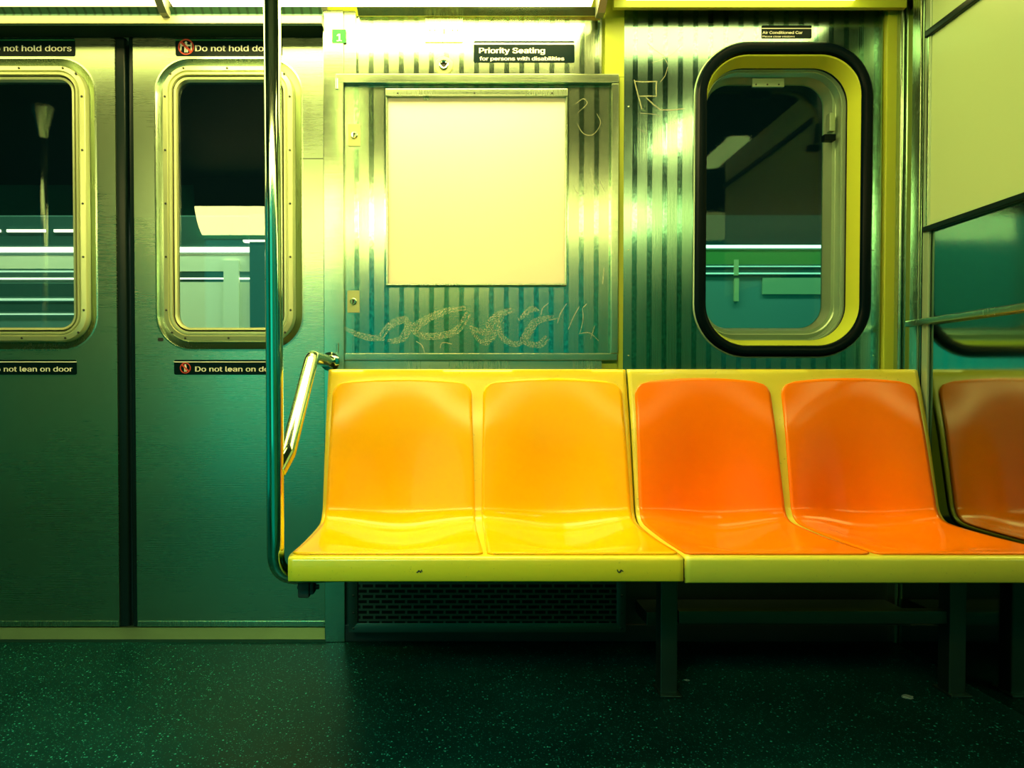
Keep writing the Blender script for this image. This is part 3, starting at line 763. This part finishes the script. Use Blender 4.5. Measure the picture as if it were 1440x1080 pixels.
b2 = bench('bench_seat', 'orange two-seat plastic bench beside the shiny partition', XM+0.004, XB, M_org, 0.003, M_shell)
# chips in the apron of the yellow bench
for px in (590, 872):
    cx, cz = UX(px, 1.544, 803), UZ(803, 1.544)
    pts = [(cx-0.007+0.014*k/7+random.uniform(-.001, .001), cz+random.uniform(-0.004, 0.004), 0) for k in range(8)]
    obj('chipped_mark', ribbon([(p[0], p[1]) for p in pts], 0.004, 1.5438, 1.546), M_dkmetal, b1, smooth=False)
# steel legs and beam under the orange bench
for px in (940, 1345):
    xa = UX(px, 1.806, 900)
    lg = obj('leg', box(xa-0.0225, xa+0.0225, 1.80, 1.845, 0.004, 0.408, 0.004), M_leg, b2)
    obj('foot_plate', box(xa-0.026, xa+0.030, 1.785, 1.86, 0.0, 0.006, 0.002), M_leg, lg)
obj('crossbeam', box(UX(953, 1.82, 867), UX(1335, 1.82, 867), 1.81, 1.84, UZ(876, 1.82), UZ(858, 1.82), 0.003), M_leg, b2)
obj('back_support', box(XM+0.06, XB-0.02, 2.05, 2.18, 0.10, 0.14, 0.004), M_leg, b2)
obj('back_support', box(XA+0.03, XM-0.02, 2.06, 2.19, 0.405, 0.440, 0.004), M_leg, b1)

# heater grille under the yellow bench
M_grille = mat('slotted grille steel', (0.12, 0.14, 0.12), 0.5, 0.7)
bt = N(M_grille, 'ShaderNodeTexBrick'); bt.offset = 0.5; bt.inputs['Scale'].default_value = 1
bt.inputs['Brick Width'].default_value = 0.040; bt.inputs['Row Height'].default_value = 0.0165; bt.inputs['Mortar Size'].default_value = 0.0036; bt.inputs['Mortar Smooth'].default_value = 0.1
mp = N(M_grille, 'ShaderNodeMapping'); mp.inputs['Rotation'].default_value = (math.radians(-90), 0, 0)
gg = N(M_grille, 'ShaderNodeNewGeometry'); lk(M_grille, gg.outputs['Position'], mp.inputs['Vector']); lk(M_grille, mp.outputs[0], bt.inputs['Vector'])
bt.inputs['Color1'].default_value = bt.inputs['Color2'].default_value = (0.001, 0.001, 0.001, 1); bt.inputs['Mortar'].default_value = (0.07, 0.11, 0.08, 1)
lk(M_grille, bt.outputs['Color'], pin(M_grille, 'Base Color'))
gx0, gx1 = UX(490, 2.15, 850), UX(880, 2.15, 850)
gz0, gz1 = UZ(889, 2.15), 0.36
hg = thing('heater_grille', 'dark slotted heater grille on the wall under the yellow bench', 'grille', ((gx0+gx1)/2, 2.15, gz0))
obj('slotted_plate', box(UX(504, 2.15, 850), UX(868, 2.15, 850), 2.152, 2.19, UZ(884, 2.15), gz1-0.01), M_grille, hg, smooth=False)
obj('grille_frame', ring((gx0, gx1, gz0, gz1), 0.004, [(0, 2.20), (0, 2.148), (0.016, 2.148), (0.028, 2.152), (0.028, 2.20)], True, 2), M_leg, hg)
for px in (497, 874):
    for py in (838, 862, 884): obj('screw', disc_y(UX(px, 2.148, py), UZ(py, 2.148), 0.004, 2.1475, 2.149, 10, 0.0015), M_dkmetal, hg)

# ================================================================== grab pole and arm rail
YP = 1.585
xp = UX(386.5, YP, 480)
pole = thing('grab_pole', 'shiny steel grab pole with sloping armrest at the end of the yellow bench', 'pole', (xp, YP, 0.36))
zbot = UZ(823, YP)+0.019
obj('pole', tube(fillet([(xp-0.004, YP, 2.26), (xp, YP, zbot), (xp+0.16, YP+0.06, zbot-0.006)], 0.055, 10), 0.0195, 24), M_chrome, pole)
xa_ = -0.381
arm = fillet([(xa_, 2.1835, 0.893), (xa_, 1.895, 0.893), (xa_-0.004, YP+0.045, 0.655), (xp+0.005, YP+0.004, 0.615)], 0.06, 10)
obj('armrest', tube(arm, 0.019, 20), M_chrome, pole)
obj('wall_flange', lathe_y(xa_, 0.893, [(0.0, 2.174), (0.020, 2.174), (0.030, 2.178), (0.030, 2.1845)], 24), M_chrome, pole)
obj('seat_clamp', join(box(UX(421, 1.62, 828), UX(437, 1.62, 828), 1.60, 1.65, UZ(838, 1.62), UZ(818, 1.62)+0.01, 0.004), box(UX(436, 1.62, 828), UX(443, 1.62, 828), 1.605, 1.64, UZ(834, 1.62), UZ(818, 1.62)+0.01, 0.004),
    tube([(UX(418, 1.62, 830), 1.625, UZ(826, 1.62)), (UX(448, 1.62, 830), 1.625, UZ(826, 1.62))], 0.006, 8)), M_dkmetal, pole)

# centre pole further up the car (its flared ceiling mount mirrors in the door glass)
cp = thing('grab_pole', 'upright centre pole with a flared ceiling mount in the door area', 'pole', (-2.10, 0.92, 0.0), None)
obj('pole', tube([(-2.10, 0.92, 0.0), (-2.10, 0.92, 2.15)], 0.019, 20), M_chrome, cp)
obj('ceiling_mount', lathe_z(-2.10, 0.92, [(0.022, 2.10), (0.030, 2.15), (0.052, 2.24), (0.055, 2.26)], 24), M_steel, cp)

# ================================================================== lamps
def arc(y0, z0, y1, z1, bulge, n=10):
    out = []
    dy, dz = y1-y0, z1-z0; L = math.hypot(dy, dz); ny, nz = dz/L, -dy/L
    s = 1 if nz < 0 else -1
    for k in range(n+1):
        t = k/n; b = bulge*4*t*(1-t); out.append((y0+dy*t+ny*b*s, z0+dz*t+nz*b*s))
    return out
def lamp(name, label, x0, x1, ya, za, yb, zb_, m, side=1):
    root = thing(name, label, 'lamp', ((x0+x1)/2, (ya+yb)/2, 2.26), 'ceiling lamps')
    a = arc(ya, za, yb, zb_, 0.02)
    obj('lens', prism_x(a+[(yb, zb_+0.015), (ya, za+0.015)], x0, x1), m, root)
    obj('housing', prism_x([(ya, za+0.016), (yb, zb_+0.016), (yb-side*0.02, 2.262), (ya+side*0.03, 2.262)], x0, x1), M_ceil, root, smooth=False)
    return root
zl2 = zl
lampA0 = lamp('ceiling_lamp', 'lit fluorescent lamp above the sliding doors', -3.0, UX(222, 2.1, 5), 2.150, zl2+0.001, 1.76, 2.09, M_lens_a)
lampA = lamp('ceiling_lamp', 'long bright fluorescent lamp above the locker panel', UX(234, 2.1, 5), UX(836, 2.1, 5), 2.150, zl2+0.001, 1.76, 2.09, M_lens)
lampB = lamp('ceiling_lamp', 'short dim lamp above the window panel', UX(885, 2.1, 5), 1.24, 2.140, zl2+0.014, 1.76, 2.07, M_lens_b)
lampC = lamp('ceiling_lamp', 'lit fluorescent lamp along the opposite side of the car', -1.76, 0.55, -0.41, 1.905, -0.27, 2.055, M_lens_c, -1)
lampD = lamp('ceiling_lamp', 'lit lamp on the opposite side close to the partition', 0.66, 1.39, -0.41, 1.905, -0.27, 2.055, M_lens_d, -1)
lampE = thing('ceiling_lamp', 'small lamp crossing the ceiling beside the partition', 'lamp', (1.24, 0.62, 2.26), 'ceiling lamps')
obj('lens', box(1.18, 1.30, 0.38, 0.86, 2.17, 2.20, 0.01), M_lens_e, lampE)
obj('housing', box(1.17, 1.31, 0.37, 0.87, 2.201, 2.262), M_ceil, lampE, smooth=False)
obj('valance', box(UX(862, 2.15, 8), XP-0.01, 2.142, 2.160, UZ(12.5, 2.15), 2.10, 0.003), M_cream, lampB)
def bracket(pxc, root):
    xx = UX(pxc, 2.13, 8)
    obj('bracket', join(box(xx-0.016, xx+0.016, 2.08, 2.165, UZ(17, 2.13), UZ(17, 2.13)+0.055, 0.003), box(xx-0.016, xx+0.016, 1.84, 2.10, 2.00, 2.03)), M_green, root)
for pxc, nm in ((228, lampA), (846, lampB)):
    xx = UX(pxc, 2.13, 8)
    pr2 = [(2.165, UZ(18, 2.135)), (2.135, UZ(18, 2.135)), (1.90, 2.10), (1.90, 2.16), (2.165, 2.03)]
    obj('bracket', prism_x(pr2, xx-0.012, xx+0.012), M_green, nm, smooth=False)

# ================================================================== outside: tunnel and passing train
M_tun = mat('tunnel wall', (0.0015, 0.004, 0.0045), 0.9, spec=0.05)
tw = obj('tunnel_wall', join(box(-6, 6, 4.6, 4.7, -1, 4), box(-6, 6, 2.5, 4.7, 3.4, 3.5)), M_tun, smooth=False); struct(tw, 'dark tunnel behind the passing train', 'tunnel')
YT = 3.30
tr = thing('passing_train', 'pale steel train standing on the next track, seen through the windows', 'train', (0, YT, -0.9))
M_tb = mat('train side steel', (0.12, 0.26, 0.23), 0.45, 0.3)
M_tb2 = mat('train side green', (0.06, 0.20, 0.04), 0.5)
M_tcream = mat('train side cream', (0.90, 0.88, 0.62), 0.5)
M_tdark = mat('train dark band', (0.02, 0.07, 0.06), 0.4)
M_tlit = mat('train lit strip', (0.8, 0.8, 0.7), 0.5, emit=(1.0, 0.95, 0.62), estr=2.2)
M_tdim = mat('train lit line', (0.8, 0.8, 0.7), 0.5, emit=(0.45, 0.85, 0.55), estr=0.5)
zt_ = UZ(303, YT)
obj('body', box(-4.5, 4.5, YT, YT+1.0, -0.9, zt_, 0.0), M_tb, tr, smooth=False)
def band(name, p0, p1, q0, q1, m, d=0.01): return obj(name, box(UX(p0, YT, 350), UX(p1, YT, 350), YT-d, YT+0.002, UZ(q1, YT), UZ(q0, YT)), m, tr, smooth=False)
band('window_band', -200, 350, 305, 346, M_tdark, 0.006)
band('window_band', 965, 1300, 303, 345, mat('train dark glass', (0.003, 0.02, 0.018), 0.3), 0.006)
band('lit_strip', -200, 353, 348.5, 355, M_tlit, 0.016)
band('lit_strip', 965, 1300, 345.5, 349, M_tlit, 0.016)
band('lit_line', -60, 3, 323.5, 327, M_tlit, 0.014); band('lit_line', 12, 66, 323.5, 327, M_tlit, 0.014); band('lit_line', 78, 140, 323.5, 327, M_tlit, 0.014)
band('belt', -200, 140, 360, 378, M_tcream, 0.008)
band('lit_line', -200, 140, 381, 383, M_tdim); band('lit_line', -200, 140, 391, 393, M_tlit, 0.006); band('lit_line', -200, 140, 420, 423, M_tdim, 0.012); band('lit_line', -200, 140, 441, 443, M_tdim)
band('dark_belt', -200, 140, 399, 417, M_tdark, 0.006); band('dark_belt', -200, 140, 425, 438, M_tdark, 0.006)
band('belt', 160, 353, 357, 382, M_tcream, 0.008); band('dark_belt', 160, 316, 383, 396, M_tdark, 0.006); band('lit_line', 160, 353, 391, 393, M_tlit, 0.009)
band('belt', 160, 353, 397, 480, M_tcream, 0.008); band('door_panel', 316, 337, 367, 480, M_tcream, 0.02)
band('open_gap', 353.5, 430, 303, 500, M_tdark, 0.03); band('lit_line', 345, 430, 339.5, 342, M_tlit, 0.036)
band('green_belt', 965, 1300, 351, 372, M_tb2, 0.008); band('lit_line', 965, 1300, 374.5, 375.6, M_tdim, 0.012); band('dark_belt', 965, 1300, 376.5, 389, M_tdark, 0.006); band('lit_line', 965, 1300, 384, 386, M_tdim, 0.012)
band('belt', 1072, 1300, 391, 414, mat('train pale green', (0.26, 0.36, 0.20), 0.5), 0.008)
M_refl = mat('train reflector', (0.40, 0.42, 0.20), 0.5)
band('reflector', 1031, 1037, 366, 388, M_refl, 0.016); band('reflector', 1032, 1038, 392, 424, M_refl, 0.012)

M_litter = mat('crumpled wrapper', (0.16, 0.20, 0.17), 0.4)
# small litter under the bench
for (px, py, s, lab) in ((966, 961, 0.006, 'tiny scrap of paper beside the bench leg'), (1276, 985, 0.012, 'small crumpled wrapper on the floor under the orange bench')):
    Yf = CAMZ/((py-550)/F); x = UX(px, Yf, py)
    bm = bmesh.new(); bmesh.ops.create_icosphere(bm, subdivisions=2, radius=s)
    for v in bm.verts: v.co = Vector((x+v.co.x*random.uniform(.8, 1.5), Yf+v.co.y*random.uniform(.8, 1.2), 0.0035+v.co.z*random.uniform(.2, .35)))
    tag(obj('litter', frombm(bm), M_litter, smooth=False), lab, 'litter')
